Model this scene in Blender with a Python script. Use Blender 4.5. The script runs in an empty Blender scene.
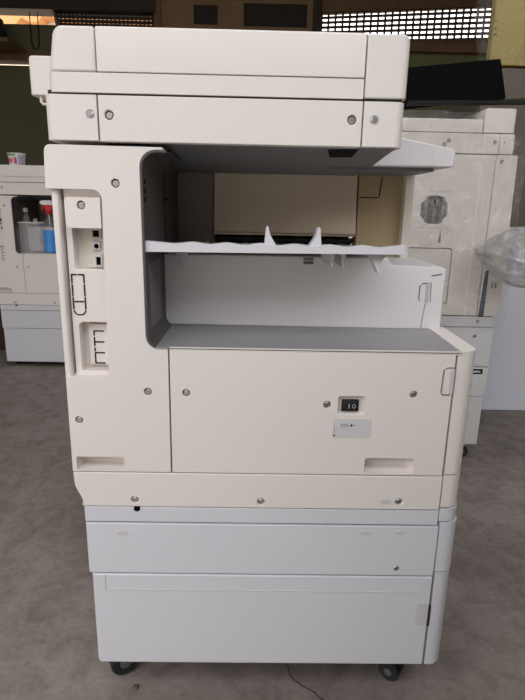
import bpy, bmesh, math, random
from mathutils import Vector, Matrix, noise
from mathutils.geometry import tessellate_polygon
random.seed(7)
S = bpy.context.scene
COL = S.collection
PI = math.pi

# ------------------------------------------------------------------ materials
def mat(name, col, rough=.5, metal=0., bump=0., bscale=300., spec=.5, var=0., vscale=6., trans=0., alpha=1., coat=0.):
    m = bpy.data.materials.new(name); m.use_nodes = True
    nt = m.node_tree; b = nt.nodes['Principled BSDF']
    b.inputs['Base Color'].default_value = (*col, 1)
    b.inputs['Roughness'].default_value = rough
    b.inputs['Metallic'].default_value = metal
    b.inputs['Specular IOR Level'].default_value = spec
    b.inputs['Transmission Weight'].default_value = trans
    b.inputs['Coat Weight'].default_value = coat
    b.inputs['Alpha'].default_value = alpha
    tc = nt.nodes.new('ShaderNodeTexCoord')
    if var:
        n = nt.nodes.new('ShaderNodeTexNoise'); n.inputs['Scale'].default_value = vscale; n.inputs['Detail'].default_value = 5
        r = nt.nodes.new('ShaderNodeMix'); r.data_type = 'RGBA'
        r.inputs['A'].default_value = (*[c*(1-var) for c in col], 1)
        r.inputs['B'].default_value = (*[min(1, c*(1+var)) for c in col], 1)
        nt.links.new(tc.outputs['Object'], n.inputs['Vector'])
        nt.links.new(n.outputs['Fac'], r.inputs['Factor']); nt.links.new(r.outputs['Result'], b.inputs['Base Color'])
    if bump:
        n = nt.nodes.new('ShaderNodeTexNoise'); n.inputs['Scale'].default_value = bscale; n.inputs['Detail'].default_value = 3
        bp = nt.nodes.new('ShaderNodeBump'); bp.inputs['Strength'].default_value = bump; bp.inputs['Distance'].default_value = .002
        nt.links.new(tc.outputs['Object'], n.inputs['Vector'])
        nt.links.new(n.outputs['Fac'], bp.inputs['Height']); nt.links.new(bp.outputs['Normal'], b.inputs['Normal'])
    return m

IVORY = mat('ivory_plastic', (.785, .735, .69), .48, bump=.06, bscale=900, var=.02, vscale=4)
IVORY2 = mat('dimmed_white_plastic', (.665, .67, .705), .5, bump=.06, bscale=900, var=.02, vscale=4)  # cooler lower-unit plastic, dimmed to stand in for weaker light below
OFFW = mat('aged_plastic', (.72, .67, .58), .5, bump=.05, bscale=900, var=.03, vscale=5)
BEIGE = mat('beige_plastic', (.74, .70, .60), .5)
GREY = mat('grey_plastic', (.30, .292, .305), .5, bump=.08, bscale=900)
HUBM = mat('hub_grey', (.12, .12, .12), .5)
LINER = mat('shaded_liner_plastic', (.075, .07, .068), .5, bump=.08, bscale=900)  # recess liner grey, darkened to stand in for the shade inside
EXITB = mat('shaded_brown_grey_plastic', (.26, .21, .165), .5)  # exit side panel, recess shade mixed into its brownish grey
EXITW = mat('tan_exit_plastic', (.46, .35, .20), .45)  # yellowish-brown exit door plastic
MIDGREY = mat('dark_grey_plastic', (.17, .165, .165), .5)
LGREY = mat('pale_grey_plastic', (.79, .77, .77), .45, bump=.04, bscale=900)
EXITG = mat('exit_panel_plastic', (.70, .58, .43), .42)
TRAYM = mat('tray_plastic', (.68, .67, .71), .42)
DARK = mat('black_plastic', (.012, .012, .013), .5)
CHAS = mat('chassis_steel', (.05, .05, .052), .6)
BLACK = mat('matt_black', (.003, .003, .003), .7, spec=.08)
STEEL = mat('steel', (.55, .55, .55), .35, metal=1)
BRASS = mat('dull_metal_rail', (.55, .46, .33), .4, metal=.8)
RUBBER = mat('rubber', (.02, .02, .022), .7)
STICKER = mat('sticker_paper', (.62, .61, .62), .6)
PLUGM = mat('plug_grey', (.60, .59, .59), .5)
WHITE = mat('white_print', (.8, .8, .8), .5)
DUSTY = mat('dusty_white_plastic', (.87, .81, .75), .6, var=.10, vscale=14, bump=.1, bscale=80)

# ------------------------------------------------------------------ mesh builder
def fill(loops):
    """triangles (indices into the concatenated loops) of a flat outline with holes"""
    if len(loops) == 1: return tessellate_polygon([[Vector((q[0], q[1], 0)) for q in loops[0]]])
    t = bmesh.new(); es = []
    for l in loops:
        vs = [t.verts.new((q[0], q[1], 0)) for q in l]
        es += [t.edges.new((vs[i], vs[(i+1) % len(vs)])) for i in range(len(vs))]
    t.verts.index_update()
    bmesh.ops.triangle_fill(t, use_beauty=True, use_dissolve=False, edges=es, normal=(0, 0, 1))
    out = [tuple(v.index for v in f.verts) for f in t.faces]; t.free()
    return out
ORG = Vector((0, 0, 0))
class MB:
    def __init__(s): s.bm = bmesh.new()
    def _v(s, p): return s.bm.verts.new(Vector(p) - ORG)
    def box(s, x0, x1, y0, y1, z0, z1, r=0., edges='', seg=5):
        """edges: any of xyz-axis sign codes such as 'x-y-' to round the vertical edge there; 'all'"""
        vs = [s._v((x, y, z)) for x in (x0, x1) for y in (y0, y1) for z in (z0, z1)]
        f = [(0,1,3,2),(4,6,7,5),(0,4,5,1),(2,3,7,6),(0,2,6,4),(1,5,7,3)]
        fs = [s.bm.faces.new([vs[i] for i in q]) for q in f]
        if r:
            es = set(e for q in fs for e in q.edges); pick = []
            lim = {'x-': (0, x0), 'x+': (0, x1), 'y-': (1, y0), 'y+': (1, y1), 'z-': (2, z0), 'z+': (2, z1)}
            for code in ([] if edges == 'all' else edges.split()):
                cs = [lim[code[i:i+2]] for i in range(0, len(code), 2)]
                for e in es:
                    if all(abs(v.co[a] + ORG[a] - c) < 1e-6 for v in e.verts for a, c in cs): pick.append(e)
            if edges == 'all': pick = list(es)
            bmesh.ops.bevel(s.bm, geom=pick, offset=r, segments=seg, profile=.5, affect='EDGES', clamp_overlap=True)
        return s
    def prism(s, outer, a0, a1, axis='y', holes=(), taper=None):
        """2-D outline (x,z for axis y; x,y for axis z; y,z for axis x) swept along axis, with through holes"""
        loops = [list(outer)] + [list(h) for h in holes]
        def P(q, a):
            if axis == 'y': return (q[0], a, q[1])
            if axis == 'z': return (q[0], q[1], a)
            return (a, q[0], q[1])
        pts = [q for l in loops for q in l]
        v0 = [s._v(P(q, a0)) for q in pts]
        v1 = [s._v(P(taper(q) if taper else q, a1)) for q in pts]
        tris = fill(loops)
        fs = []
        for t in tris:
            try:
                fs.append(s.bm.faces.new([v0[i] for i in t])); fs.append(s.bm.faces.new([v1[i] for i in reversed(t)]))
            except ValueError: pass
        k = 0
        for l in loops:
            n = len(l)
            for i in range(n):
                j = (i+1) % n
                fs.append(s.bm.faces.new([v0[k+i], v0[k+j], v1[k+j], v1[k+i]]))
            k += n
        bmesh.ops.recalc_face_normals(s.bm, faces=fs)
        return s
    def lathe(s, prof, c, axis='z', n=20):
        """prof: list of (radius, height)"""
        rings = []
        for r, h in prof:
            ring = []
            for i in range(n):
                a = 2*PI*i/n; u, w = r*math.cos(a), r*math.sin(a)
                p = {'z': (u, w, h), 'y': (u, h, w), 'x': (h, u, w)}[axis]
                ring.append(s._v((c[0]+p[0], c[1]+p[1], c[2]+p[2])))
            rings.append(ring)
        fs = []
        for a, b in zip(rings, rings[1:]):
            for i in range(n):
                j = (i+1) % n; fs.append(s.bm.faces.new([a[i], a[j], b[j], b[i]]))
        fs.append(s.bm.faces.new(rings[0])); fs.append(s.bm.faces.new(rings[-1][::-1]))
        bmesh.ops.recalc_face_normals(s.bm, faces=fs)
        return s
    def tube(s, pts, r, n=8):
        pts = [Vector(p) for p in pts]; rings = []
        for i, p in enumerate(pts):
            d = (pts[min(i+1, len(pts)-1)] - pts[max(i-1, 0)]).normalized()
            u = d.orthogonal().normalized() if abs(d.z) > .9 else d.cross(Vector((0, 0, 1))).normalized()
            w = d.cross(u)
            rings.append([s._v(p + r*(math.cos(2*PI*k/n)*u + math.sin(2*PI*k/n)*w)) for k in range(n)])
        fs = []
        for a, b in zip(rings, rings[1:]):
            for i in range(n):
                j = (i+1) % n; fs.append(s.bm.faces.new([a[i], a[j], b[j], b[i]]))
        fs.append(s.bm.faces.new(rings[0])); fs.append(s.bm.faces.new(rings[-1][::-1]))
        bmesh.ops.recalc_face_normals(s.bm, faces=fs)
        return s
    def recess(s, outline, y0, depth, shrink=.0):
        """open five-sided pocket sunk into +y, outline (x,z)"""
        cx = sum(q[0] for q in outline)/len(outline); cz = sum(q[1] for q in outline)/len(outline)
        a = [s._v((x, y0, z)) for x, z in outline]
        b = [s._v((x+(cx-x)*shrink, y0+depth, z+(cz-z)*shrink)) for x, z in outline]
        n = len(a)
        for i in range(n):
            j = (i+1) % n; s.bm.faces.new([a[i], b[i], b[j], a[j]])
        s.bm.faces.new(b)
        return s
    def build(s, name, m, parent=None, bevel=0., seg=2, smooth=True, ang=35):
        me = bpy.data.meshes.new(name)
        s.bm.normal_update(); s.bm.to_mesh(me); s.bm.free()
        if smooth:
            me.polygons.foreach_set('use_smooth', [True]*len(me.polygons))
            me.set_sharp_from_angle(angle=math.radians(ang))
        o = bpy.data.objects.new(name, me); COL.objects.link(o)
        for mm in (m if isinstance(m, (list, tuple)) else [m]): me.materials.append(mm)
        if parent: o.parent = parent
        else: o.location = ORG
        if bevel:
            b = o.modifiers.new('bevel', 'BEVEL'); b.width = bevel; b.segments = seg; b.limit_method = 'ANGLE'; b.angle_limit = math.radians(40)
        return o

def arc(cx, cy, r, a0, a1, n=6):
    return [(cx+r*math.cos(math.radians(a0+(a1-a0)*i/n)), cy+r*math.sin(math.radians(a0+(a1-a0)*i/n))) for i in range(n+1)]
def rrect(x0, x1, z0, z1, r=(0, 0, 0, 0), n=6):
    """radii: bottom-left, bottom-right, top-right, top-left"""
    if not isinstance(r, (tuple, list)): r = (r,)*4
    p = []
    p += arc(x0+r[0], z0+r[0], r[0], 180, 270, n) if r[0] else [(x0, z0)]
    p += arc(x1-r[1], z0+r[1], r[1], 270, 360, n) if r[1] else [(x1, z0)]
    p += arc(x1-r[2], z1-r[2], r[2], 0, 90, n) if r[2] else [(x1, z1)]
    p += arc(x0+r[3], z1-r[3], r[3], 90, 180, n) if r[3] else [(x0, z1)]
    return p
def circ(x, z, r, n=14): return [(x+r*math.cos(2*PI*i/n), z+r*math.sin(2*PI*i/n)) for i in range(n)]

def thing(name, label, cat, loc, group=None, rz=0.):
    o = bpy.data.objects.new(name, None); COL.objects.link(o); o.empty_display_size = .1
    o.location = loc; o.rotation_euler = (0, 0, rz); o['label'] = label; o['category'] = cat
    if group: o['group'] = group
    return o
def tag(o, label, cat, group=None, kind=None):
    o['label'] = label; o['category'] = cat
    if group: o['group'] = group
    if kind: o['kind'] = kind
    return o
def structure(o): o['kind'] = 'structure'; return o

def text(body, size, loc, m, parent, rot=(PI/2, 0, 0), name='printed_text'):
    c = bpy.data.curves.new(name, 'FONT'); c.body = body; c.size = size; c.extrude = .0001
    tmp = bpy.data.objects.new(name, c); COL.objects.link(tmp)
    bpy.context.view_layer.update()
    me = bpy.data.meshes.new_from_object(tmp); bpy.data.objects.remove(tmp); bpy.data.curves.remove(c)
    me.name = name; me.materials.clear(); me.materials.append(m)
    o = bpy.data.objects.new(name, me); COL.objects.link(o)
    o.parent = parent; o.location = Vector(loc) - ORG; o.rotation_euler = rot
    return o

# ------------------------------------------------------------------ photocopier
def screw(x, z, y, parent, r=.0052):
    m = MB(); m.lathe([(r, 0), (r, -.0012), (r*.75, -.0022)], (x, y+.004, z), 'y', 14)
    m.box(x-r*.6, x+r*.6, y+.0014, y+.0019, z-.0006, z+.0006); m.box(x-.0006, x+.0006, y+.0014, y+.0019, z-r*.6, z+r*.6)
    return m.build('screw', STEEL, parent)
HR = .0068   # screw hole radius

def caster(x, y, top, r, parent, turn=0.):
    """swivel caster: plate, stem, forked housing and two wheels, turned about the stem"""
    R_ = Matrix.Rotation(turn, 3, 'Z'); piv = Vector((x, y, 0))
    def spin(b):
        for v in b.bm.verts: v.co = R_ @ (v.co + ORG - piv) + piv - ORG
        return b
    c = MB()
    cx = x-.010
    c.prism([(cx+r*1.12*math.cos(math.radians(a)), r+r*1.12*math.sin(math.radians(a))) for a in range(-10, 171, 20)]+[(cx-r*.55, r*.9), (cx+r*.55, r*.9)], y-.0045, y+.0045, 'y')
    cs = spin(c).build('caster', DARK, parent)
    for s in (-1, 1):
        w = MB(); yy = y+s*.0125
        w.lathe([(r*.42, -.0065*1), (r*.88, -.007), (r, -.004), (r, .004), (r*.88, .007), (r*.42, .0065)], (cx, yy, r), 'y', 22)
        wo = spin(w).build('wheel', RUBBER, cs)
        h = MB(); h.lathe([(r*.42, 0), (r*.36, s*.002), (r*.14, s*.003)], (cx, yy+s*.0062, r), 'y', 14); spin(h).build('hub', HUBM, cs)
    MB().lathe([(.013, top-.005), (.020, top-.004), (.020, top+.004)], (x, y, 0), 'z', 16).build('mounting_plate', DARK, cs)
    st = MB(); st.lathe([(.0060, r*1.2), (.0060, top+.01)], (x, y, 0), 'z', 12); st.build('stem', STEEL, cs)
    return cs

def latch(outline, groove, parent, ribs=None):
    g = MB(); g.tube([(x, groove, z) for x, z in outline], .0011, 6); lt = g.build('latch_groove', MIDGREY, parent)
    if ribs:
        x, z0, z1 = ribs; b = MB(); b.box(x-.003, x+.003, groove-.0015, groove+.004, z0, z1)
        for i in range(7):
            z = z0+(z1-z0)*(i+.5)/7; b.box(x-.0032, x+.0032, groove-.0028, groove, z-.0012, z+.0012)
        b.build('latch_grip', PLUGM, lt)
    return lt

def build_copier(root, loc, dz=0., far=False):
    global ORG
    ORG = Vector((.03, .29, dz))
    root.location = loc
    D = .58
    Zt = 1.062
    # --- inner chassis and floor pan
    MB().box(-.296, .344, .055, D-.01, .103, .738).box(-.314, -.19, .08, D-.01, .738, 1.05).build('chassis', CHAS, root)
    # --- rear cover : C-shaped skin left of the opening, notched for the sockets
    o = [(-.320, .515), (-.145, .515), (-.145, .7425)]
    o += [(-.158, .7425)] + arc(-.158, .7655, .023, 270, 180, 6)[1:]
    o += arc(-.156, 1.033, .025, 180, 90, 6) + [(-.145, 1.058), (-.145, Zt)]
    o += arc(-.316, 1.053, .010, 90, 180, 4)
    o += [(-.3285, .998)] + [(-.262, .998)] + arc(-.256, .984, .014, 90, 0, 5) + [(-.2465, .690), (-.3195, .690)]
    holes = [circ(-.2195, 1.008, HR), circ(-.181, .667, HR), circ(-.302, .613, HR), rrect(-.3115, -.227, .5175, .543, (.002, .006, .006, .002), 3)]
    rc = MB().prism(o, 0, D, 'y', holes).build('rear_cover', IVORY, root, .0018)
    for x, z in ((-.2195, 1.008), (-.181, .667), (-.302, .613)): screw(x, z, 0, rc)
    MB().recess(rrect(-.312, -.2265, .517, .5435, (.002, .006, .006, .002), 3), .001, .03, .12).build('grip_recess', IVORY, rc)
    # --- socket bay
    bay = MB().prism(rrect(-.3075, -.244, .686, 1.0), .019, .033, 'y', [rrect(-.2975, -.2485, .872, .985, (.006, .0, .0, .004), 4), rrect(-.297, -.2475, .697, .783, (.004, 0, 0, .008), 4)])
    bp = bay.build('port_panel', IVORY, root, .0012)
    MB().box(-.323, -.3125, .008, D, .688, .9975, .003, 'x-y- x+y-', 3).build('bay_edge_strip', IVORY, root)
    MB().recess(rrect(-.298, -.248, .8715, .9855, (.006, 0, 0, .004), 4), .020, .024, .0).build('socket_pocket', IVORY, bp)
    MB().box(-.284, -.2475, .040, .044, .8725, .985).build('socket_plate', OFFW, bp)
    MB().recess(rrect(-.2975, -.247, .6965, .7835, (.004, 0, 0, .008), 4), .020, .026, .0).build('knockout_pocket', IVORY, bp)
    MB().box(-.2865, -.2475, .036, .046, .704, .776, .003, 'x-z- x-z+', 3).build('knockout_plate', IVORY, bp)
    cp = MB().prism(rrect(-.300, -.2445, .939, .986, (.010, 0, 0, .006), 5), -.001, .019, 'y', [circ(-.2745, .9745, HR)]).build('socket_cap', IVORY, bp, .0012)
    screw(-.2745, .9745, -.001, cp)
    for nm, x, z, w, h, rr in (('network_port', -.2645, .9295, .016, .016, 0), ('printer_port', -.2655, .9095, .0135, .0135, 1), ('usb_port', -.2625, .885, .012, .020, 0)):
        p = MB().prism(rrect(x-w/2, x+w/2, z-h/2, z+h/2), .034, .041, 'y', [circ(x+.001, z-.001, w*.34, 8) if rr else rrect(x-w*.33, x+w*.36, z-h*.38, z+h*.3)]).build(nm, STICKER, bp)
        b = MB(); b.box(x-w*.45, x+w*.45, .0385, .0405, z-h*.45, z+h*.45)
        b.build('port_hole', BLACK, p)
    k = MB()
    def dash(x0, z0, x1, z1, y): k.box(min(x0, x1)-.0013, max(x0, x1)+.0013, y-.0006, y+.004, min(z0, z1)-.0013, max(z0, z1)+.0013)
    for a, b in (((-.303, .863), (-.296, .863)), ((-.292, .863), (-.284, .863))): dash(*a, *b, .0188)
    for z0, z1 in ((.862, .850), (.846, .828), (.824, .806)):
        dash(-.3035, z0, -.3035, z1, .0188); dash(-.2835, z0, -.2835, z1, .0188)
    for a, b in (((-.300, .818), (-.295, .818)), ((-.292, .818), (-.287, .818))): dash(*a, *b, .0188)
    pa = arc(-.2935, .805, .010, 190, 350, 8)
    for a, b in zip(pa[:4]+pa[5:], pa[1:4]+pa[5:6]+pa[6:]):
        k.tube([(a[0], .0188, a[1]), (b[0], .0188, b[1])], .0013, 5)
    k.build('knockout_slots', DARK, bp); k = MB()
    for x0, x1, z in ((-.277, -.269, .764), (-.266, -.262, .764), (-.277, -.262, .7445), (-.277, -.262, .725), (-.277, -.270, .7065), (-.267, -.262, .7065)): dash(x0, z, x1, z, .036)
    for z0, z1 in ((.763, .757), (.752, .738), (.733, .729), (.723, .714), (.711, .707)): dash(-.2775, z0, -.2775, z1, .036)
    k.build('knockout_slots', DARK, bp)
    # --- lower side cover with the power switch
    holes = [circ(-.1155, .666, HR), circ(.277, .669, HR), circ(.128, .648, HR), rrect(.201, .290, .519, .548, .005, 3), rrect(.1475, .194, .6315, .664, (.001, .001, .001, .003), 2)]
    sc = MB().prism(rrect(-.1425, .3427, .515, .7415), 0, .03, 'y', holes).build('side_cover', IVORY, root, .0012)
    for x, z in ((-.1155, .666), (.277, .669), (.128, .648)): screw(x, z, 0, sc)
    MB().recess(rrect(.2, .291, .518, .549, .005, 3), .001, .026, .16).build('grip_recess', IVORY, sc)
    MB().recess([(.147, .631), (.1945, .631), (.1945, .6645), (.147, .6645)], .0005, .006, .14).build('switch_recess', IVORY, sc)
    sw = MB().box(.1535, .1835, .0005, .006, .6365, .6575, .001, 'all', 2).build('power_switch', DARK, sc)
    MB().prism([(.158, .640), (.179, .640), (.179, .654), (.158, .654)], -.002, .003, 'y').build('rocker', DARK, sw, .0008)
    MB().box(.1655, .1664, -.0024, -.0019, .643, .651).build('on_mark', WHITE, sw)
    q = MB(); q.tube([(.1745+.0026*math.cos(t*PI/6), -.0022, .647+.0034*math.sin(t*PI/6)) for t in range(13)], .0004, 5); q.build('off_mark', WHITE, sw)
    st = MB().box(.1405, .2075, -.0006, .0005, .587, .6225).build('caution_label', STICKER, sc)
    text('CN', .0085, (.154, -.0008, .6075), DARK, st)
    g = MB(); g.prism([(.1725+(.0032 if i % 2 == 0 else .0016)*math.cos(i*PI/6), .6105+(.0032 if i % 2 == 0 else .0016)*math.sin(i*PI/6)) for i in range(12)], -.0009, -.0005, 'y'); g.box(.1768, .1805, -.0009, -.0005, .6101, .6110); g.build('label_mark', DARK, st)
    g = MB(); g.prism(circ(.1432, .5915, .0023, 10), -.0009, -.0005, 'y'); g.box(.1428, .1436, -.0009, -.0005, .597, .608); g.build('label_mark', MIDGREY, st)
    latch([(.343, .7185), (.330, .7185), (.3245, .714), (.3235, .674), (.326, .670), (.338, .6695)], -.0004, sc, (.3395, .672, .716))
    # --- lower cover strip, stepping in on the rear side
    o = [(-.307, .4455), (.3445, .4455), (.3445, .5128), (-.3195, .5128), (-.3185, .488), (-.315, .478), (-.3075, .462), (-.306, .456)]
    hs = [(-.212, .459), (.017, .458), (.269, .461)]
    lc = MB().prism(o, 0, D, 'y', [circ(x, z, HR) for x, z in hs]).build('lower_cover', IVORY, root, .0014)
    for x, z in hs: screw(x, z, 0, lc)
    def plug(x, z, p, rx=.0105, rz=.005): return MB().prism([(x+rx*math.cos(2*PI*i/16), z+rz*math.sin(2*PI*i/16)) for i in range(16)], -.0005, .002, 'y').build('blanking_plug', PLUGM, p)
    plug(.245, .461, lc)
    # --- paper unit below
    tu = MB().prism(rrect(-.305, .3455, .4125, .4435), .002, D, 'y').build('tray_unit_rail', IVORY2, root, .0014)
    MB().lathe([(.006, 0), (.006, -.002)], (-.209, .003, .4405), 'y', 12).build('locating_hole', BLACK, tu)
    d1 = MB().box(-.306, .3485, .001, D, .3035, .4095, .008, 'x-y-', 4).build('paper_drawer', IVORY2, root, .0014)
    plug(-.238, .390, d1); plug(.212, .396, d1); plug(.278, .397, d1); screw(.276, .321, -.003, d1)
    bc = MB().box(-.301, .3484, .001, D, .0955, .3005, .010, 'x-y- x-z-', 5).build('base_cabinet', IVORY2, root, .0025)
    g = MB(); g.box(-.275, .326, -.0003, .002, .2662, .2672); g.box(-.2755, -.2747, -.0003, .002, .2667, .298)
    g.build('pressed_line', PLUGM, bc)
    MB().box(.324, .3425, -.0004, .002, .193, .243).build('latch_pad', PLUGM, bc)
    MB().box(.3475, .3505, -.0006, .004, .190, .236).build('latch_gap', DARK, bc)
    # --- front covers (seen edge on at the right): one per level
    for z0, z1, x1 in ((.517, .7415, .3845), (.4505, .5142, .3845), (.4215, .4472, .386), (.3135, .4188, .389), (.0965, .3105, .388)):
        x0 = .3465 if z0 > .42 else (.3505 if z0 > .3 else .3525)
        pl = [(x0, .0015)] + arc(x1-.027, .0285, .027, 270, 360, 8) + arc(x1-.012, D-.012, .012, 0, 90, 4) + [(x0, D)]
        MB().prism(pl, z0, z1, 'z').build('front_cover', IVORY if z0 > .44 else IVORY2, root, .002 if z0 > .1 else .010, 4)
    # --- output recess: liner, deck, raised exit unit
    outer = [(-.140, 1.0575)] + arc(-.156, 1.033, .0246, 90, 180, 6) + arc(-.158, .7655, .0226, 180, 270, 6) + [(.352, .7429)]
    inner = [(.352, .7455)] + arc(-.157, .7655, .020, 270, 180, 6) + arc(-.155, 1.032, .0225, 180, 90, 6) + [(-.140, 1.0545)]
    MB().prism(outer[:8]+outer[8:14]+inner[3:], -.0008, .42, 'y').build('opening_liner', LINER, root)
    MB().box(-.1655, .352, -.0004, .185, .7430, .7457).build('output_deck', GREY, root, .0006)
    MB().prism([(.352, .0015)]+arc(.3575, .0285, .027, 270, 360, 8)+[(.3845, .20), (.352, .20)], .7418, .7475, 'z').build('deck_rim', IVORY, root, .0018)
    MB().box(-.142, .3518, -.0004, .0035, .7417, .7468).build('deck_edge_trim', IVORY, root)
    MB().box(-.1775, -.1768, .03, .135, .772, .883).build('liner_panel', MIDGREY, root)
    g = MB()
    for z in (1.012, .998, .985): g.box(-.1782, -.1768, .012, .02, z-.004, z+.004)
    g.build('liner_slots', BLACK, root); g = MB()
    g.box(-.1782, -.1768, .20, .204, .90, 1.04); g.box(-.1782, -.1768, .2, .24, .985, .989); g.build('liner_seam', BLACK, root)
    o = [(-.178, .7458), (.3745, .7445), (.3745, .864), (.370, .869), (.270, .872), (.262, .876), (.258, .885), (-.178, .885)]
    eb = MB().prism(o, .18, D, 'y').build('exit_unit', LGREY, root, .010 if not far else .006, 4)
    if not far:
        latch([(.343, .838), (.330, .838), (.325, .832), (.3245, .806), (.327, .803)], .1795, eb, (.3405, .800, .838))
        g = MB(); g.tube([(.334, .1796, .747), (.3385, .1796, .797)], .0006, 6); g.tube([(.346, .1792, .853), (.366, .1794, .8565)], .0012, 6); g.tube([(.348, .1792, .8), (.3465, .1792, .84)], .0006, 6)
        g.build('door_seam', MIDGREY, eb)
        for x, m in ((-.148, TRAYM), (-.137, LGREY)): MB().box(x-.006, x+.006, .176, .182, .866, .888).build('reflection_tab', m, eb)  # small tabs standing in for reflections of the tray supports
        MB().box(.093, .112, .177, .182, .871, .876).box(.093, .112, .177, .182, .879, .883).build('reflection_tab', MIDGREY, eb)
    # back of the recess
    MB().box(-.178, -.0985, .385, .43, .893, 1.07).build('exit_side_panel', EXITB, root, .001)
    MB().prism([(.371, .9215), (.376, .9175), (.42, .9175), (.42, 1.07), (.386, 1.07), (.386, 1.0)], -.0955, .2255, 'x').build('exit_guide', EXITG, root, .001)
    MB().box(-.0955, .2255, .374, .384, .9145, .9170).build('guide_rail', BRASS, root)
    MB().box(-.1, .232, .46, .47, .89, .93).build('exit_slot', BLACK, root)
    rl = MB(); rl.tube([(-.095, .40, .9035), (.225, .40, .9035)], .005, 10)
    for x in (-.07, -.02, .04, .06, .10, .15, .20): rl.lathe([(.008, -.01), (.0085, 0), (.008, .01)], (x, .40, .9035), 'x', 14)
    rl.build('exit_roller', DARK, root)
    MB().lathe([(.003, 0), (.003, .008)], (.210, .372, .9125), 'x', 10).build('roller_pin', STEEL, root)
    ep = MB().box(.2285, .330, .38, .43, .86, 1.07).build('exit_door', EXITW, root, .001)
    g = MB(); g.tube([(.2295, .3795, 1.001), (.272, .3795, 1.001), (.275, .3795, 1.004), (.2785, .3795, 1.045)], .0012, 6); g.build('door_seam', BLACK, ep)
    MB().box(.3265, .3455, .355, .43, .866, 1.07, .002, 'x+y- x-y-', 2).build('frame_post', BEIGE, root)
    # --- sliding inner paper tray with two fins
    if not far:
        top = [(-.1785, .921)]
        for i in range(41):
            t = i/40; top.append((-.13+.36*t, .9205-.0016*(1+math.cos(2*PI*(t*6.5)))))
        o = [(-.1785, .9035)] + [(.222, .9065)] + arc(.234, .9155, .009, 270, 360, 4) + [(.243, .9185), (.240, .9225)] + top[::-1]
        tr = MB().prism(o, .004, .022, 'y').build('paper_tray', TRAYM, root, .0012)
        MB().prism([(.02, .905), (.02, .911), (.36, .893), (.36, .889)], -.1765, .240, 'x').build('tray_bed', LGREY, tr)
        rb = MB()
        for i in range(9): rb.prism([(.022, .908), (.022, .9165), (.34, .8985), (.34, .892)], -.15+i*.042, -.145+i*.042, 'x')
        rb.build('tray_ribs', TRAYM, tr)
        for x, s in ((.0165, 1), (.1035, -1)):
            f = [(x-s*.003, .916), (x-s*.0005, .945), (x+s*.001, .9475), (x+s*.0035, .9465), (x+s*.0065, .934), (x+s*.0115, .925), (x+s*.018, .916)]
            MB().prism(f, .010, .04, 'y').build('guide_fin', TRAYM, tr, .001)
        for x in (.128, .147): MB().prism([(x-.004, .908), (x+.004, .908), (x+.002, .890), (x-.001, .880)], .03, .17, 'y').build('tray_bracket', PLUGM, tr)
        MB().prism([(.186, .908), (.222, .908)]+arc(.228, .884, .022, 110, 170, 5)+[(.2045, .874)], .02, .05, 'y').build('tray_bracket', PLUGM, tr)
    # --- scanner housing
    und = [(.0215, 1.0685), (.05, 1.0665), (.2, 1.0545), (.36, 1.047), (.42, 1.047), (.42, 1.08), (.0215, 1.08)]
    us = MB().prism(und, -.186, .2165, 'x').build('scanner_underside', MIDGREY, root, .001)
    b = MB().prism([(.112, .035), (.159, .026), (.161, .095), (.124, .102)], 0, .002, 'z')
    for v in b.bm.verts:
        yv = v.co.y + ORG.y; v.co.z += (1.0685-.002*(yv-.0215)/.0285 if yv < .05 else 1.0665-.012*(yv-.05)/.15) - .0012
    b.build('underside_slot', BLACK, us)
    MB().box(-.19, .14, .05, D-.02, 1.075, 1.13).build('scanner_frame', CHAS, root)
    for x0, x1, rd, scr in ((-.3215, -.2418, 'x-y-', [(-.252, 1.107)]), (-.2395, .1575, '', [(-.224, 1.106), (.142, 1.107)]), (.1595, .2225, 'x+y-', [(.176, 1.108)])):
        b = MB().prism(rrect(x0, x1, 1.0685, 1.1335), 0, .021, 'y', [circ(x, z, HR) for x, z in scr]) if not rd else MB()
        if rd:
            # corner block: plan outline with a rounded vertical edge, plus the screw standing proud of a shallow dish
            s = -1 if rd == 'x-y-' else 1; xe = x0 if s < 0 else x1; xi = x1 if s < 0 else x0; r = .016
            pl = [(xi, 0)] + [(xe-s*r+s*r*math.cos(a), r-r*math.sin(a)) for a in [PI/2*(1-i/6) for i in range(7)]] + [(xe, D), (xi, D)]
            b.prism(pl, 1.0695, 1.1335, 'z')
        so = b.build('scanner_cover', IVORY, root, .0014)
        for x, z in scr:
            if rd: MB().lathe([(.0074, 0), (.0066, -.0012), (.0056, -.0004)], (x, .0002, z), 'y', 16).build('screw_dish', PLUGM, so); screw(x, z, -.0035, so)
            else: screw(x, z, 0, so)
    MB().box(-.315, .217, .006, D-.01, 1.132, 1.140).build('lid_gap', DARK, root)
    # --- platen lid
    MB().box(-.2385, .1572, .001, D, 1.1655, 1.2262, .004, 'y-z+', 3).build('document_lid', IVORY, root, .001)
    pl = [(.1572, .002)] + [(.1572, D)] + [(-.3135, D)] + [(-.3135, .016)] + [(-.3135+.014*(1-math.cos(a)), .002+.014*(1-math.sin(a))) for a in [PI/2*i/6 for i in range(1, 7)]]
    MB().prism(pl, 1.1368, 1.1642, 'z').build('lid_trim', IVORY, root, .0012)
    b = MB().box(-.3125, -.2405, .001, D, 1.1650, 1.2255, .016, 'x-y- x-z+', 6)
    for v in b.bm.verts:
        if v.co.x + ORG.x < -.26: v.co.x += .009*(v.co.z + ORG.z - 1.165)/.06
    b.build('lid_end_cap', IVORY, root, .003, 3)
    MB().box(.1592, .2235, .001, D, 1.1380, 1.2250, .012, 'x+y- x+z+', 5).build('lid_end_cap', IVORY, root, .002, 3)
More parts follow.
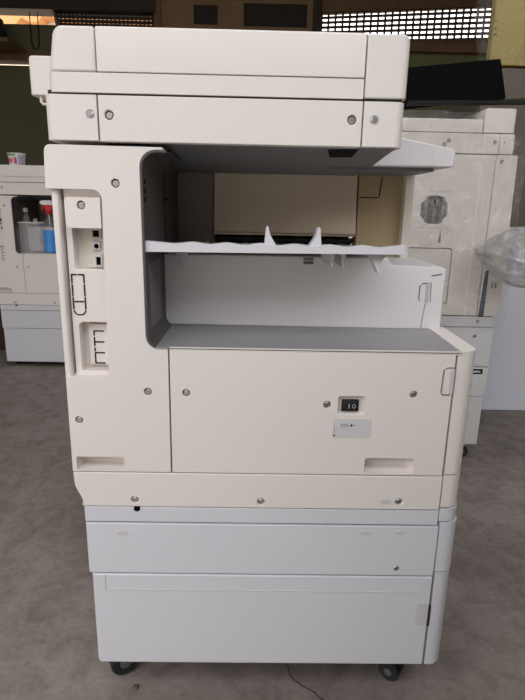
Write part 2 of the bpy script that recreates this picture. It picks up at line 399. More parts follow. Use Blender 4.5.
    if not far:
        hb = MB().box(-.455, -.30, .30, .50, 1.183, 1.2545, .008, 'x-y- x-z+', 4).build('hinge_box', IVORY, root, .002)
        g = MB(); g.tube([(-.438, .31, 1.19), (-.438, .31, 1.172), (-.434, .31, 1.168), (-.420, .31, 1.168), (-.416, .31, 1.172), (-.416, .31, 1.19)], .003, 8); g.build('wire_clip', BEIGE, hb)
    # --- control panel jutting out to the user's side
    o = [(.19, 1.056)] + [(.370, 1.056), (.375, 1.061), (.3755, 1.080)] + arc(.3675, 1.081, .008, 0, 70, 4) + [(.330, 1.0965), (.30, 1.102), (.27, 1.107), (.19, 1.112)]
    cpn = MB().prism(o, .2, .44, 'y', taper=lambda q: (min(q[0], .345) - (.012 if q[0] > .345 else 0), q[1]-.004)).build('control_panel', LGREY, root, .003)
    g = MB(); g.box(.3305, .3309, .1996, .201, 1.058, 1.094); g.build('panel_seam', PLUGM, cpn)
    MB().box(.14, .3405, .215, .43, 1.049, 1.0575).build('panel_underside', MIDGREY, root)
    # --- casters
    gap = .096 - dz - .0
    for x, y, r, tn in ((-.262, .085, .031, .5), (.300, .075, .022, 2.5), (-.262, .52, .030, .9), (.306, .52, .030, .3)):
        caster(x, y, .0965, r, root, tn) if not far else caster_far(x, y, root, dz)
    ORG = Vector((0, 0, 0))
def caster_far(x, y, root, dz):
    c = MB(); c.lathe([(.012, .0905), (.022, .0925), (.022, .1)], (x, y, 0), 'z', 14); cs = c.build('caster', DARK, root)
    for s in (-1, 1):
        MB().lathe([(.006, -.006), (.0155, -.006), (.0165, -.004), (.0165, .004), (.0155, .006), (.006, .006)], (x+s*.012, y, dz+.0166), 'x', 16).build('wheel', RUBBER, cs)

ORG = Vector((0, 0, 0))
main = thing('photocopier', 'large ivory photocopier with rear socket bay, open paper recess and two-level base, standing nearest', 'photocopier', (.03, .29, 0), 'photocopiers')
build_copier(main, (.03, .29, 0))
FX, FY, FZ = -1.196, 2.27, .060
far = thing('photocopier', 'beige photocopier holding bottles in its recess, a printed cup on top', 'photocopier', (FX+.03, FY+.29, 0), 'photocopiers')
build_copier(far, (FX+.03, FY+.29, 0), FZ, True)

# ------------------------------------------------------------------ things in and on the far photocopier
CLEAR = mat('clear_plastic', (.93, .95, .96), .12, trans=0., alpha=.07)
FILMY = mat('hazy_clear_plastic', (.8, .8, .78), .2, alpha=.09)
BLUE = mat('blue_liquid', (.01, .27, .80), .25)
RED = mat('red_plastic', (.55, .02, .03), .4)
WPL = mat('white_cap_plastic', (.85, .85, .84), .4)
DZ = .746 - FZ      # recess floor of the far machine
def spray_bottle(x, y, z):
    global ORG
    ORG = Vector((x, y, z))
    t = thing('spray_bottle', 'trigger spray bottle half full of blue liquid with red and white head', 'spray bottle', (x, y, z))
    prof = [(.036, 0), (.040, .004), (.040, .15), (.034, .168), (.018, .192), (.0125, .204), (.0125, .222)]
    MB().lathe(prof, (x, y, z), 'z', 24).build('bottle', CLEAR, t)
    MB().lathe([(.034, .003), (.0378, .006), (.0378, .128)], (x, y, z), 'z', 24).build('liquid', BLUE, t)
    MB().lathe([(.0155, .218), (.0175, .222), (.0175, .238), (.014, .242)], (x, y, z), 'z', 20).build('collar', RED, t)
    MB().prism([(x-.014, z+.240), (x+.020, z+.240), (x+.028, z+.262), (x+.028, z+.272), (x-.016, z+.272), (x-.022, z+.262)], y-.011, y+.011, 'y').build('pump_body', RED, t, .002)
    MB().prism([(x-.045, z+.278), (x-.042, z+.290), (x-.02, z+.296), (x+.025, z+.294), (x+.032, z+.283), (x+.028, z+.270), (x-.016, z+.270), (x-.032, z+.268)], y-.013, y+.013, 'y').build('spray_head', WPL, t, .004, 3)
    MB().prism([(x-.034, z+.268), (x-.026, z+.268), (x-.030, z+.250), (x-.036, z+.234), (x-.041, z+.236), (x-.037, z+.252)], y-.007, y+.007, 'y').build('trigger', RED, t, .001)
    MB().tube([(x, y, z+.01), (x+.002, y, z+.23)], .002, 6).build('dip_tube', WPL, t)
    ORG = Vector((0, 0, 0))
spray_bottle(-1.188, FY+.045, DZ+.0005)
def clear_bottle(x, y, z, h, r, label):
    global ORG
    ORG = Vector((x, y, z))
    t = thing('bottle', label, 'bottle', (x, y, z), 'clear bottles in the recess of the far photocopier')
    MB().lathe([(r*.9, 0), (r, .004), (r, h*.62), (r*.92, h*.70), (r*.45, h*.86), (r*.42, h*.93)], (x, y, z), 'z', 20).build('body', FILMY, t)
    MB().lathe([(r*.5, h*.92), (r*.52, h*.93), (r*.52, h), (r*.46, h+.002)], (x, y, z), 'z', 16).build('cap', mat('smoky_cap', (.5, .5, .5), .4, alpha=.6), t)
    ORG = Vector((0, 0, 0))
clear_bottle(-1.321, FY+.05, DZ+.0042, .245, .026, 'tall empty clear bottle at the left end of the clear bin')
clear_bottle(-1.270, FY+.052, DZ+.0042, .185, .024, 'shorter clear bottle beside the blue spray bottle')
ORG = Vector((-1.29, FY+.05, DZ))
bn = thing('storage_bin', 'clear open plastic bin around the two clear bottles in the recess', 'bin', (-1.29, FY+.05, DZ))
MB().prism(rrect(-1.354, -1.234, FY+.010, FY+.096, .008, 4), DZ, DZ+.17, 'z', [rrect(-1.352, -1.236, FY+.012, FY+.094, .006, 4)]).build('bin_wall', FILMY, bn)
MB().box(-1.352, -1.236, FY+.012, FY+.094, DZ, DZ+.003).build('bin_floor', FILMY, bn)
rim = MB().prism(rrect(-1.356, -1.232, FY+.008, FY+.098, .009, 4), DZ+.168, DZ+.173, 'z', [rrect(-1.352, -1.236, FY+.012, FY+.094, .006, 4)]).build('bin_rim', mat('bin_rim', (.8, .8, .78), .3, alpha=.55), bn)
ORG = Vector((0, 0, 0))
# printed paper cup
def cup(x, y, z):
    global ORG
    ORG = Vector((x, y, z))
    t = thing('paper_cup', 'small white tapered cup with pink, green and yellow print on the far photocopier', 'cup', (x, y, z))
    m = MB(); m.lathe([(.038, 0), (.0385, .001), (.0475, .066), (.046, .066), (.037, .004)], (x, y, z), 'z', 32); m.build('cup_body', mat('cup_paper', (.78, .78, .76), .5), t)
    MB().tube([(x+.0485*math.cos(i*PI/12), y+.0485*math.sin(i*PI/12), z+.066) for i in range(25)], .0016, 6).build('cup_rim', WPL, t)
    def patch(a0, a1, z0, z1, m):
        b = MB(); n = 6; V = []
        for zz in (z0, z1):
            r = .0385+.009*(zz/.066)+.0006
            V.append([b._v((x+r*math.cos(math.radians(a0+(a1-a0)*i/n)), y+r*math.sin(math.radians(a0+(a1-a0)*i/n)), z+zz)) for i in range(n+1)])
        for i in range(n): b.bm.faces.new([V[0][i], V[0][i+1], V[1][i+1], V[1][i]])
        return b.build('printed_patch', m, t)
    pk = mat('pink_print', (.65, .06, .22), .5); gn = mat('green_print', (.2, .45, .3), .5); yl = mat('yellow_print', (.8, .55, .12), .5); pu = mat('lilac_print', (.45, .42, .6), .5)
    patch(210, 235, .018, .040, pk); patch(240, 258, .016, .038, pk); patch(262, 272, .020, .05, yl); patch(274, 292, .010, .044, pk); patch(300, 345, .004, .055, pu); patch(215, 285, .052, .062, gn)
    ORG = Vector((0, 0, 0))
cup(-1.345, FY+.055, 1.2225-FZ+.0005)

# ------------------------------------------------------------------ wrapped photocopier behind, right
WY = 1.10
WR = 'wrapped'
ORG = Vector((.60, WY+.3, 0))
wc = thing('photocopier', 'dusty off-white photocopier in clear film, dark panel on top', 'photocopier', (.60, WY+.3, 0), 'photocopiers')
D2 = .58
y0, y1 = WY, WY+D2
MB().box(.25, .885, y0+.02, y1-.02, .08, 1.20).build('chassis', CHAS, wc)
MB().box(.30, .7735, y0+.002, y1, 1.2355, 1.279, .006, 'y-z+', 3).build('document_lid', DUSTY, wc, .002)
MB().box(.7755, .885, y0, y1, 1.2355, 1.3145, .010, 'x+y- x+z+ x-z+', 4).build('lid_end_cap', DUSTY, wc, .002)
b = MB().prism(rrect(.30, .8355, 1.1675, 1.233), y0, y0+.03, 'y', [circ(x, z, HR) for x, z in ((.66, 1.208), (.645, 1.195), (.82, 1.205))]).build('scanner_cover', DUSTY, wc, .0015)
for x, z in ((.66, 1.208), (.645, 1.195), (.82, 1.205)): screw(x, z, y0, b)
b = MB().box(.8375, .890, y0, y1, 1.1675, 1.233, .010, 'x+y-', 4).build('scanner_cover', DUSTY, wc, .0015); screw(.853, 1.206, y0-.003, b)
VX, VZ = .633, .976
octo = [(VX+.052*math.cos(PI/8+i*PI/4), VZ+.052*math.sin(PI/8+i*PI/4)) for i in range(8)]
sp = MB().prism(rrect(.25, .8305, .596, 1.1640), y0+.001, y0+.03, 'y', [octo, rrect(.50, .7150, .6395, .8425, (0, 0, .012, 0), 4)]).build('side_cover', DUSTY, wc, .0012)
g = MB()
for i in range(15):
    z = VZ-.049+i*.007; w = min(.05, math.sqrt(max(0, .0535**2-(z-VZ)**2)))
    g.box(VX-w, VX+w, y0+.002, y0+.006, z-.0016, z+.0016)
for x in (-.03, 0, .03): g.box(VX+x-.003, VX+x+.003, y0+.001, y0+.006, VZ-.046, VZ+.046)
g.box(VX-.016, VX+.016, y0+.001, y0+.006, VZ+.018, VZ+.036)
g.build('vent_grille', mat('vent_grey', (.32, .31, .30), .6), sp)
MB().box(VX-.06, VX+.06, y0-.0002, y0+.0012, VZ-.064, VZ-.0615).box(VX-.06, VX+.06, y0-.0002, y0+.0012, VZ+.062, VZ+.064).build('vent_frame', PLUGM, sp)
MB().prism(rrect(.50, .7115, .6425, .8395, (0, 0, .010, 0), 4), y0+.002, y0+.03, 'y').build('access_door', DUSTY, wc, .0012)
MB().prism([(.659, .862), (.667, .862), (.667, .870), (.6635, .905), (.6625, .905), (.659, .870)], y0-.0005, y0+.003, 'y').build('arrow_mark', MIDGREY, sp)
o = [(.8335, .594), (.905, .594), (.914, .622), (.917, .73), (.912, .9), (.907, 1.1645), (.8335, 1.1645)]
rcv = MB().prism(o, y0, y1, 'y', [circ(.853, 1.142, HR)]).build('rear_cover', DUSTY, wc, .002); screw(.853, 1.142, y0, rcv)
ps = MB().prism([(.838, .592), (.8575, .592), (.8565, .765), (.844, .765)], y0-.0012, y0+.004, 'y').build('port_strip', mat('port_strip_dark', (.05, .065, .09), .4), wc)
g = MB()
for i in range(9): g.box(.842, .8545, y0-.0022, y0-.0008, .602+i*.0125, .606+i*.0125+(i % 3)*.002)
g.build('socket_row', mat('socket_row_blue', (.16, .22, .30), .5), ps)
MB().box(.872, .879, y0-.0008, y0+.002, .70, .722).box(.884, .892, y0-.0008, y0+.002, .70, .722).build('warning_label', mat('label_print', (.4, .38, .36), .6), rcv)
DUSTW = mat('dusty_cool_plastic', (.76, .755, .755), .6, var=.08, vscale=12)
b = MB().prism(rrect(.27, .897, .552, .591), y0+.002, y1, 'y', [circ(.84, .572, HR)]).build('lower_cover', DUSTW, wc, .0015); screw(.84, .572, y0+.002, b)
b = MB().prism(rrect(.27, .905, .396, .549), y0+.002, y1, 'y', [circ(.835, .515, HR)]).build('tray_unit_rail', DUSTW, wc, .0015); screw(.835, .515, y0+.002, b)
b = MB().prism(rrect(.27, .903, .274, .392), y0+.002, y1, 'y', [rrect(.825, .885, .362, .386, .006, 3), circ(.828, .305, HR)]).build('paper_drawer', DUSTW, wc, .0015); screw(.828, .305, y0+.002, b)
h = MB().recess(rrect(.8245, .8855, .3615, .3865, .006, 3), y0+.003, .03, .1).build('handle_recess', DARK, b)
MB().tube([(.835, y0+.012, .370), (.86, y0+.008, .374), (.878, y0+.012, .372)], .004, 8).build('handle_bar', STICKER, b)
b = MB().prism(rrect(.27, .899, .070, .271), y0+.002, y1, 'y', [circ(.835, .148, HR)]).build('base_cabinet', DUSTW, wc, .003); screw(.835, .148, y0+.002, b)
for x in (.32, .868):
    for yy in (y0+.05, y1-.06): caster(x, yy, .072, .022, wc)
ORG = Vector((0, 0, 0))

# clear film wrapped around it
def film_material():
    m = bpy.data.materials.new('clear_film'); m.use_nodes = True; nt = m.node_tree; nt.nodes.clear()
    out = nt.nodes.new('ShaderNodeOutputMaterial'); mix = nt.nodes.new('ShaderNodeMixShader')
    tr = nt.nodes.new('ShaderNodeBsdfTransparent'); add = nt.nodes.new('ShaderNodeMixShader')
    gl = nt.nodes.new('ShaderNodeBsdfGlossy'); gl.inputs['Roughness'].default_value = .10
    df = nt.nodes.new('ShaderNodeBsdfTranslucent'); df.inputs['Color'].default_value = (.8, .78, .74, 1)
    d2 = nt.nodes.new('ShaderNodeBsdfDiffuse'); d2.inputs['Color'].default_value = (.8, .78, .74, 1)
    m2 = nt.nodes.new('ShaderNodeMixShader'); m2.inputs[0].default_value = .5
    tc = nt.nodes.new('ShaderNodeTexCoord'); n = nt.nodes.new('ShaderNodeTexNoise'); n.inputs['Scale'].default_value = 15; n.inputs['Detail'].default_value = 5; n.inputs['Roughness'].default_value = .6; n.inputs['Distortion'].default_value = 1.2
    bp = nt.nodes.new('ShaderNodeBump'); bp.inputs['Strength'].default_value = 1.0; bp.inputs['Distance'].default_value = .05
    nt.links.new(tc.outputs['Object'], n.inputs['Vector']); nt.links.new(n.outputs['Fac'], bp.inputs['Height'])
    for s in (gl, df, d2): nt.links.new(bp.outputs['Normal'], s.inputs['Normal'])
    nt.links.new(df.outputs[0], m2.inputs[1]); nt.links.new(d2.outputs[0], m2.inputs[2])
    add.inputs[0].default_value = .75; nt.links.new(m2.outputs[0], add.inputs[1]); nt.links.new(gl.outputs[0], add.inputs[2])
    val = nt.nodes.new('ShaderNodeValue'); val.outputs[0].default_value = .17; val.name = 'haze'
    nt.links.new(val.outputs[0], mix.inputs[0])
    nt.links.new(tr.outputs[0], mix.inputs[1]); nt.links.new(add.outputs[0], mix.inputs[2]); nt.links.new(mix.outputs[0], out.inputs[0])
    return m
FILM = film_material(); FILM2 = film_material(); FILM2.name = 'bunched_film'; FILM2.node_tree.nodes['haze'].outputs[0].default_value = .42
def crumple(p, f=9., a=.012):
    n = noise.noise(Vector(p)*f); m = noise.noise(Vector(p)*f*2.7+Vector((5, 1, 2)))
    return (1-abs(n)*2)*a*.5 + (1-abs(m)*2)*a*.35
ORG = Vector((.60, WY-.02, .55))
wrap = thing('plastic_wrap', 'clear crinkled film over the dusty photocopier, gathered end at its right', 'plastic film', (.60, WY-.02, .55))
def sheet(path, x0, x1, nx, name, m, a=.012, side=0.):
    """path: list of (y,z) resampled; the film folds round the machine's right side by `side`"""
    b = MB(); L = [0]
    for p, q in zip(path, path[1:]): L.append(L[-1]+math.hypot(q[0]-p[0], q[1]-p[1]))
    ns = int(L[-1]/.014); rows = []
    for i in range(ns+1):
        s = L[-1]*i/ns; k = max(j for j in range(len(L)) if L[j] <= s+1e-9); k = min(k, len(path)-2)
        t = (s-L[k])/(L[k+1]-L[k]); y = path[k][0]+(path[k+1][0]-path[k][0])*t; z = path[k][1]+(path[k+1][1]-path[k][1])*t
        d = Vector((path[k+1][0]-path[k][0], path[k+1][1]-path[k][1])).normalized()
        row = []
        for j in range(nx+1):
            x = x0+(x1-x0)*j/nx; c = crumple((x, y, z), 9, a)
            row.append(b._v((x, y-abs(d.y)*c*.7, z+abs(d.x)*abs(c))))
        rows.append(row)
    for r0, r1 in zip(rows, rows[1:]):
        for j in range(nx): b.bm.faces.new([r0[j], r0[j+1], r1[j+1], r1[j]])
    return b.build(name, m, wrap, ang=180)
sheet([(WY+.50, 1.300), (WY+.30, 1.318), (WY+.12, 1.315), (WY+.02, 1.300), (WY-.018, 1.275), (WY-.022, 1.0), (WY-.022, .560)], .36, .770, 34, 'draped_film', FILM, .012)
sheet([(WY-.022, 1.22), (WY-.022, .9), (WY-.024, .555)], .775, .925, 14, 'front_film', FILM, .02)
# gathered end
b = MB(); nr, ns = 40, 26; rows = []
for i in range(ns+1):
    t = i/ns; x = .765+.245*t
    cz = .838-.024*t; ry = .022+.075*min(1, t*1.9)**.8; rz = .010+.092*min(1, t*1.7)**.8
    row = []
    for j in range(nr):
        a = 2*PI*j/nr; q = Vector((x*2.2, math.cos(a)*1.1, math.sin(a)*1.1))
        f = 1 + .30*(1-2*abs(noise.noise(q*1.6))) - .15 + .12*noise.noise(q*5)
        row.append(b._v((x + .02*noise.noise(q*2.1), 1.0+.02*t+ry*f*math.cos(a), cz+rz*f*math.sin(a))))
    rows.append(row)
for r0, r1 in zip(rows, rows[1:]):
    for j in range(nr): k = (j+1) % nr; b.bm.faces.new([r0[j], r0[k], r1[k], r1[j]])
b.bm.faces.new(rows[0])
b.build('gathered_end', FILM2, wrap, ang=180)
ORG = Vector((0, 0, 0))

# dark panels lying on top of the wrapped machine
ORG = Vector((.72, WY+.20, 1.325))
bp = MB()
bp.prism([(.49, 1.327), (.905, 1.375), (.868, 1.505), (.47, 1.462)], WY+.155, WY+.185, 'y')
o = bp.build('black_panel', BLACK, None, .002); tag(o, 'flat black panel standing on edge on the wrapped photocopier', 'panel')
ORG = Vector((.8, WY+.2, 1.32))
sm = MB(); vs = [(.52, WY+.04, 1.331), (.70, WY+.03, 1.335), (1.03, WY+.05, 1.339), (1.05, WY+.145, 1.372), (.54, WY+.145, 1.338)]
sm.prism([(v[0], v[1]) for v in vs], 0, .008, 'z')
for i, v in enumerate(sm.bm.verts): v.co.z += vs[i % 5][2] - 0
o = sm.build('dark_sheet', mat('dark_slate_sheet', (.010, .012, .014), .5, spec=.25), None); tag(o, 'thin dark slate sheet lying under the black panel', 'sheet')
ORG = Vector((0, 0, 0))

# ------------------------------------------------------------------ right background: cabinet, wrapped box, white board
CY = 1.80
ORG = Vector((1.5, CY+.25, 0))
cab = thing('cabinet', 'tall brown-grey cabinet behind the wrapped photocopier', 'cabinet', (1.5, CY+.25, 0))
CABM = mat('brown_grey_laminate', (.17, .14, .115), .45, var=.15, vscale=8)
MB().box(1.02, 1.95, CY+.02, CY+.5, .02, 1.61).build('carcass', CABM, cab, .004)
MB().box(1.022, 1.485, CY, CY+.019, .03, 1.60).build('door', CABM, cab, .003); MB().box(1.489, 1.948, CY, CY+.019, .03, 1.60).build('door', CABM, cab, .003)
MB().box(1.03, 1.94, CY+.03, CY+.48, 0, .02).build('plinth', DARK, cab)
ORG = Vector((1.3, CY+.02, 1.612))
wb = thing('wrapped_panel', 'olive-cream panel in crinkled clear film on top of the brown-grey cabinet', 'panel', (1.3, CY+.02, 1.612))
OLIVE = mat('olive_cream_card', (.60, .48, .15), .6, var=.06, vscale=5)
MB().box(1.04, 1.62, CY+.0, CY+.05, 1.6125, 2.10, .006, 'all', 2).build('board', OLIVE, wb)
b = MB()
for z, w in ((1.76, .012), (1.735, .016), (1.70, .006), (1.79, .008)): b.box(1.044, 1.044+w, CY-.0008, CY+.001, z-.004, z+.004)
b.build('printed_mark', MIDGREY, wb)
b = MB(); rows = []
for i in range(31):
    z = 1.615+.49*i/30; row = []
    bulge = .075*math.sin(PI*min(1, max(0, (z-1.60)/.55)))**.7
    pts = [(1.036-bulge*.2, CY+.06), (1.03-bulge*.6, CY+.055), (1.02-bulge*.75, CY+.03), (1.03-bulge*.35, CY-.012)] + [(1.06+.04*k, CY-.012) for k in range(14)]
    for x, y in pts:
        c = crumple((x, y, z), 7, .02); row.append(b._v((x-c*.4, y-abs(c)*.5, z)))
    rows.append(row)
for r0, r1 in zip(rows, rows[1:]):
    for j in range(len(r0)-1): b.bm.faces.new([r0[j], r0[j+1], r1[j+1], r1[j]])
b.build('film', FILM, wb, ang=180)
b = MB(); tw = []
for i in range(14):
    t = i/13; w = .006+.022*math.sin(PI*t)**.8
    tw.append([b._v((1.075+.03*t+w*s+.004*noise.noise(Vector((t*6, s, 1))), CY-.010-.012*(s == 0), 1.612-.115*t)) for s in (-1, 0, 1)])
for r0, r1 in zip(tw, tw[1:]):
    for j in range(2): b.bm.faces.new([r0[j], r0[j+1], r1[j+1], r1[j]])
b.build('film_tail', FILM2, wb, ang=180)
ORG = Vector((1.45, 1.70, 0))
b = MB(); b.prism([(1.665, .002), (1.685, 0), (1.775, .90), (1.757, .902)], 1.10, 1.95, 'x')
o = b.build('white_board', mat('pale_board', (.76, .79, .86), .4, var=.03, vscale=3), None, .002); tag(o, 'pale blue-white board leaning against the brown-grey cabinet', 'board')
ORG = Vector((0, 0, 0))

# ------------------------------------------------------------------ left background objects
BW = 4.6
BLOCK0, BLOCK1 = .06, 3.2  # x extent of the added light-blocking half wall
FRONT = -1.5     # the shed is open here
ORG = Vector((-1.75, 2.9, 0))
o = MB().box(-2.25, -1.545, 2.65, 3.25, 0, .62, .01, 'all', 2).build('wooden_chest', mat('dark_red_wood', (.05, .025, .018), .5, var=.3, vscale=10), None); tag(o, 'dark reddish-brown chest standing left of the bottle-holding photocopier', 'chest')
ORG = Vector((0, 0, 0))

# ------------------------------------------------------------------ setting: floor, walls, roof
def floor_mat():
    m = bpy.data.materials.new('stained_concrete'); m.use_nodes = True; nt = m.node_tree; b = nt.nodes['Principled BSDF']
    tc = nt.nodes.new('ShaderNodeTexCoord')
    def nz(s, d, dist=0.):
        n = nt.nodes.new('ShaderNodeTexNoise'); n.inputs['Scale'].default_value = s; n.inputs['Detail'].default_value = d; n.inputs['Distortion'].default_value = dist
        nt.links.new(tc.outputs['Object'], n.inputs['Vector']); return n
    def ramp(n, a, b_, c0, c1):
        r = nt.nodes.new('ShaderNodeValToRGB'); r.color_ramp.elements[0].position = a; r.color_ramp.elements[1].position = b_
        r.color_ramp.elements[0].color = (*c0, 1); r.color_ramp.elements[1].color = (*c1, 1); nt.links.new(n.outputs['Fac'], r.inputs['Fac']); return r
    base = ramp(nz(2.2, 8, .6), .3, .7, (.21, .175, .155), (.33, .283, .255))
    spot = ramp(nz(15, 8, .8), .36, .60, (.50, .47, .44), (1.03, 1.03, 1.03))
    fine = ramp(nz(70, 4), .3, .7, (.80, .80, .80), (1.12, 1.12, 1.12))
    x1 = nt.nodes.new('ShaderNodeMix'); x1.data_type = 'RGBA'; x1.blend_type = 'MULTIPLY'; x1.inputs['Factor'].default_value = .5
    x2 = nt.nodes.new('ShaderNodeMix'); x2.data_type = 'RGBA'; x2.blend_type = 'MULTIPLY'; x2.inputs['Factor'].default_value = .7
    nt.links.new(base.outputs[0], x1.inputs['A']); nt.links.new(spot.outputs[0], x1.inputs['B'])
    nt.links.new(x1.outputs['Result'], x2.inputs['A']); nt.links.new(fine.outputs[0], x2.inputs['B'])
    nt.links.new(x2.outputs['Result'], b.inputs['Base Color']); b.inputs['Roughness'].default_value = .62
    bp = nt.nodes.new('ShaderNodeBump'); bp.inputs['Strength'].default_value = .25; bp.inputs['Distance'].default_value = .004
    nt.links.new(nz(45, 6).outputs['Fac'], bp.inputs['Height']); nt.links.new(bp.outputs['Normal'], b.inputs['Normal'])
    return m
fl = structure(MB().box(-3.4, 3.2, -3.2, BW+.2, -.1, 0).build('floor', floor_mat(), None))
ck = [(.086, .12), (.086, .089), (.089, .066), (.097, .055), (.109, .043), (.118, .036), (.127, .031), (.139, .022), (.150, .008), (.158, .004), (.172, -.02), (.20, -.06)]
b = MB()
for (xa, ya), (xb, yb) in zip(ck, ck[1:]):
    b.prism([(xa-.0006, ya-.0006), (xb-.0006, yb-.0006), (xb+.0006, yb+.0006), (xa+.0006, ya+.0006)], -.001, .0004, 'z')
b.build('crack', BLACK, fl)
structure(MB().box(-14, 14, -16, -3.2, -.12, -.02).build('ground', mat('yard_concrete', (.42, .41, .39), .8, var=.1), None))
WOODD = mat('dark_timber', (.045, .03, .02), .6, var=.35, vscale=6)
WOODM = mat('brown_timber', (.20, .115, .06), .6, var=.3, vscale=7)
PLY = mat('plywood', (.30, .19, .10), .6, var=.15, vscale=4)
GREEN = mat('dark_green_paint', (.14, .135, .065), .6, var=.2, vscale=3)
GREEN2 = mat('green_paint', (.20, .22, .10), .6, var=.15, vscale=3)
ROOFM = mat('corrugated_roof', (.25, .19, .14), .5, var=.2)
def st(name, m, *bx, **kw): return structure(MB().box(*bx).build(name, m, None, **kw))
st('wall_back', GREEN2, -3.3, 3.1, BW, BW+.15, 0, 2.163)
st('wall_back_upper', GREEN2, .5, 3.1, BW, BW+.15, 2.1635, 2.345)
wl = st('wall_left', mat('left_render', (.33, .28, .22), .8, var=.1), -3.4, -3.3, FRONT, BW+.15, 0, 3.4)
st('wall_right', mat('right_render', (.30, .26, .21), .8, var=.1), 3.1, 3.2, FRONT, BW+.15, 0, 3.4)
st('wall_light_block', mat('light_block_render', (.30, .26, .21), .8, var=.1), BLOCK0, BLOCK1, -1.14, -1.0, 0, 1.5)  # unseen half wall, added to shade the machine's lower right
rf = MB()
n = 60
ys = [(-3.2+(BW+3.5)*i/n) for i in range(n+1)]
rf.prism(rrect(-3.5, 3.3, FRONT, BW+.3), 3.42, 3.46, 'z', [rrect(-2.6, 1.8, .05, .75)])  # hole in the unseen roof added to brighten the background
structure(rf.build('ceiling', ROOFM, None))
# dark green painted boarding on the back wall, left part, with a bright slit over it
st('wall_board', GREEN, -3.3, -.93, BW-.03, BW-.0005, .9, 2.165)
t1 = text('INO   S', .115, (-2.345, BW-.0312, 2.062), mat('faint_chalk', (.16, .14, .08), .8), None, name='wall_lettering'); structure(t1)
# beams
st('beam_1', WOODM, -3.3, -.93, BW-.06, BW+.10, 2.20, 2.285)
st('beam_2', WOODD, -3.3, -.93, BW-.08, BW+.12, 2.612, 3.42)
st('trim_1', WOODD, -1.83, -.93, BW, BW+.10, 2.285, 2.52)
# corner of the upper left opening: dark boarding below the gap, gap, then slats
st('trim_2', GREEN, -3.3, -1.83, BW-.02, BW+.02, 2.286, 2.505)
structure(MB().prism([(-1.83, 2.50), (-1.80, 2.50), (-1.83, 2.615), (-1.85, 2.615)], BW-.03, BW+.05, 'y').build('trim_3', WOODM, None))
# slatted strip, left of the plywood
def lattice(name, corners, rows, cols, fill_h, fill_v, m, skip=None):
    """corners: bl, br, tr, tl as (x,z). A grid of thin bars with small openings between them"""
    bl, br, tr, tl = [Vector(c) for c in corners]
    def pt(u, v): return (bl*(1-u)+br*u)*(1-v) + (tl*(1-u)+tr*u)*v
    b = MB()
    for r in range(rows+1):
        v0 = max(0, (r-fill_h/2)/rows); v1 = min(1, (r+fill_h/2)/rows)
        q = [pt(0, v0), pt(1, v0), pt(1, v1), pt(0, v1)]; b.prism([(p.x, p.y) for p in q], BW, BW+.012, 'y')
    for c in range(cols+1):
        u0 = max(0, (c-fill_v/2)/cols); u1 = min(1, (c+fill_v/2)/cols)
        q = [pt(u0, 0), pt(u1, 0), pt(u1, 1), pt(u0, 1)]; b.prism([(p.x, p.y) for p in q], BW+.0125, BW+.022, 'y')
    o = b.build(name, m, None); return structure(o)
lattice('trim_4', [(-1.83, 2.518), (-.93, 2.518), (-.93, 2.613), (-1.83, 2.613)], 3, 24, .78, .5, WOODD)
st('trim_5', WOODM, -.945, -.88, BW-.06, BW+.06, 2.15, 3.42)
# plywood panel with two dark slots
ORG = Vector((0, 0, 0))
structure(MB().prism(rrect(-.88, .475, 2.15, 3.42), BW-.04, BW-.015, 'y', [rrect(-.592, -.377, 2.535, 2.69), rrect(-.143, .425, 2.53, 2.715)]).build('wall_panel', PLY, None))
st('trim_6', mat('slot_board', (.035, .025, .02), .7), -.62, .45, BW-.014, BW-.002, 2.15, 2.8)
# big lattice, upper right
st('beam_3', WOODD, .475, .56, BW-.05, BW+.06, 2.15, 3.42)
MESHM = mat('rusty_mesh', (.10, .06, .035), .7, var=.2)
lattice('window_1', [(.56, 2.43), (2.30, 2.50), (2.30, 2.77), (.56, 2.665)], 6, 27, .52, .30, MESHM)
structure(MB().prism([(.56, 2.665), (3.1, 2.82), (3.1, 3.42), (.56, 3.42)], BW-.03, BW+.08, 'y').build('beam_4', WOODM, None))
structure(MB().prism([(.56, 2.3455), (3.1, 2.3455), (3.1, 2.53), (2.3, 2.50), (.56, 2.43)], BW-.0005, BW+.10, 'y').build('beam_5', mat('brown_board', (.16, .10, .045), .6, var=.2), None))
st('beam_6', WOODM, .56, 3.1, BW-.05, BW-.001, 2.36, 2.43)
st('trim_7', WOODD, 2.30, 3.1, BW+.001, BW+.08, 2.5, 2.9)

# hanging cable loop on the left boarding, and a dark round bag beside it
ORG = Vector((-2.0, BW-.03, 2.5))
c = [(-2.055, 2.60), (-2.056, 2.50), (-2.057, 2.40), (-2.054, 2.34), (-2.04, 2.305), (-2.02, 2.298), (-2.0, 2.31), (-1.988, 2.35), (-1.985, 2.42), (-1.985, 2.6)]
o = MB().tube([(x, BW-.035, z) for x, z in c], .005, 6).build('hanging_cable', DARK, None); tag(o, 'thin dark cable loop hanging on the green boarding under the bright gap', 'cable')
ORG = Vector((-2.4, BW-.2, 2.29))
b = MB(); b.lathe([(.03, .0), (.15, .02), (.19, .10), (.17, .20), (.10, .27), (.04, .30)], (-2.40, BW-.22, 2.286), 'z', 24)
o = b.build('cloth_bundle', mat('dark_blue_cloth', (.03, .032, .035), .9, var=.3, bump=.4, bscale=30), None); tag(o, 'dark rounded cloth bundle on the beam beside the cable loop', 'bundle')
st('trim_8', WOODM, -3.3, -2.1, BW-.45, BW-.061, 2.255, 2.285)
ORG = Vector((0, 0, 0))

structure(MB().box(-14, 14, -9.4, -9, -.1, 5.5).build('wall_sky_block', mat('sky_block_grey', (.30, .29, .27), .8, var=.15), None))  # unseen wall behind the camera, added to cut off low sky light
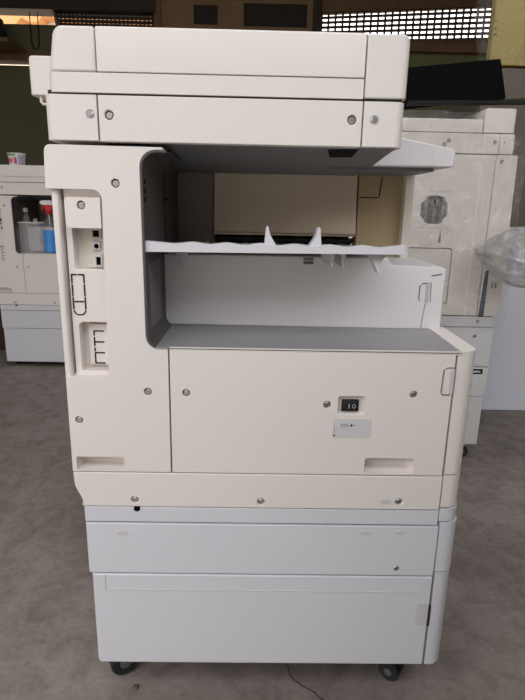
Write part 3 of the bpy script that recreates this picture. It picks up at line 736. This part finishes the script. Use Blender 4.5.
# outside, seen only through the gaps
structure(MB().box(-12, 12, BW+.6, 24, -.12, 0).build('ground', mat('yard_earth', (.45, .36, .25), .9, var=.1), None))
structure(MB().prism([(-8, 3.70), (-4.1, 3.64), (-3.85, 3.66), (-3.75, 3.75), (-3.62, 3.69), (-3.5, 3.70), (-3.42, 3.78), (-3.28, 3.79), (-3.2, 3.70), (1, 3.70), (1, 4.95), (-8, 4.95)], 8.7, 8.98, 'y').build('wall_outside_band', mat('terracotta_band', (.62, .30, .12), .8, var=.25, vscale=3), None))
o = structure(MB().box(-7.5, 1.0, 9.0, 9.2, 0, 4.9).build('wall_outside', mat('cream_render', (.80, .72, .58), .8, var=.2, vscale=2), None))

# ------------------------------------------------------------------ light: overcast sky through the open front
w = bpy.data.worlds.new('sky'); S.world = w; w.use_nodes = True; nt = w.node_tree
bg = nt.nodes['Background']
tc = nt.nodes.new('ShaderNodeTexCoord'); sep = nt.nodes.new('ShaderNodeSeparateXYZ'); rp = nt.nodes.new('ShaderNodeValToRGB')
nt.links.new(tc.outputs['Generated'], sep.inputs[0]); nt.links.new(sep.outputs['Z'], rp.inputs['Fac']); nt.links.new(rp.outputs['Color'], bg.inputs['Color'])
rp.color_ramp.elements[0].position = 0; rp.color_ramp.elements[0].color = (1.0, .96, .92, 1)
rp.color_ramp.elements[1].position = .6; rp.color_ramp.elements[1].color = (.95, .96, 1.0, 1)
bg.inputs['Strength'].default_value = 6
L = bpy.data.lights.new('doorway', 'AREA'); L.shape = 'RECTANGLE'; L.size = 6.6; L.size_y = 3.4; L.cycles.is_portal = True
lo = bpy.data.objects.new('doorway_portal', L); COL.objects.link(lo); lo.location = (-.1, -1.52, 1.7); lo.rotation_euler = (PI/2, 0, 0)

# ------------------------------------------------------------------ camera
pitch, roll, yaw, f = 2.62851176e-01, 2.10356687e-02, 1.60722702e-02, 538.44
cy, sy, cp, sp_ = math.cos(yaw), math.sin(yaw), math.cos(pitch), math.sin(pitch)
fw = Vector((sy*cp, cy*cp, -sp_)); rt = Vector((cy, -sy, 0)); up = rt.cross(fw)
r2 = math.cos(roll)*rt + math.sin(roll)*up; u2 = -math.sin(roll)*rt + math.cos(roll)*up
cam = bpy.data.cameras.new('camera'); co = bpy.data.objects.new('camera', cam); COL.objects.link(co)
M = Matrix((r2, u2, -fw)).transposed().to_4x4(); M.translation = Vector((0, -.875, .98)); co.matrix_world = M
cam.sensor_fit = 'VERTICAL'; cam.sensor_height = 24; cam.lens = 24*f/700; cam.clip_start = .02
S.camera = co
S.view_settings.view_transform = 'Standard'; S.view_settings.look = 'None'; S.view_settings.gamma = 1; S.view_settings.use_curve_mapping = False
S.view_settings.exposure = -.92
S.cycles.use_denoising = True; S.cycles.max_bounces = 10; S.cycles.diffuse_bounces = 5; S.cycles.transparent_max_bounces = 16

# a chip of stone on the floor by the front caster
ORG = Vector((-.235, .03, 0))
b = MB(); bmesh.ops.create_icosphere(b.bm, subdivisions=2, radius=.007)
for v in b.bm.verts: v.co *= 1+.35*noise.noise(v.co*200); v.co.z = max(-.002, v.co.z*.6)+.002
o = b.build('stone_chip', mat('brown_stone', (.14, .09, .07), .8), None); tag(o, 'tiny brown stone chip on the floor beside a caster of the nearest photocopier', 'stone')
ORG = Vector((0, 0, 0))
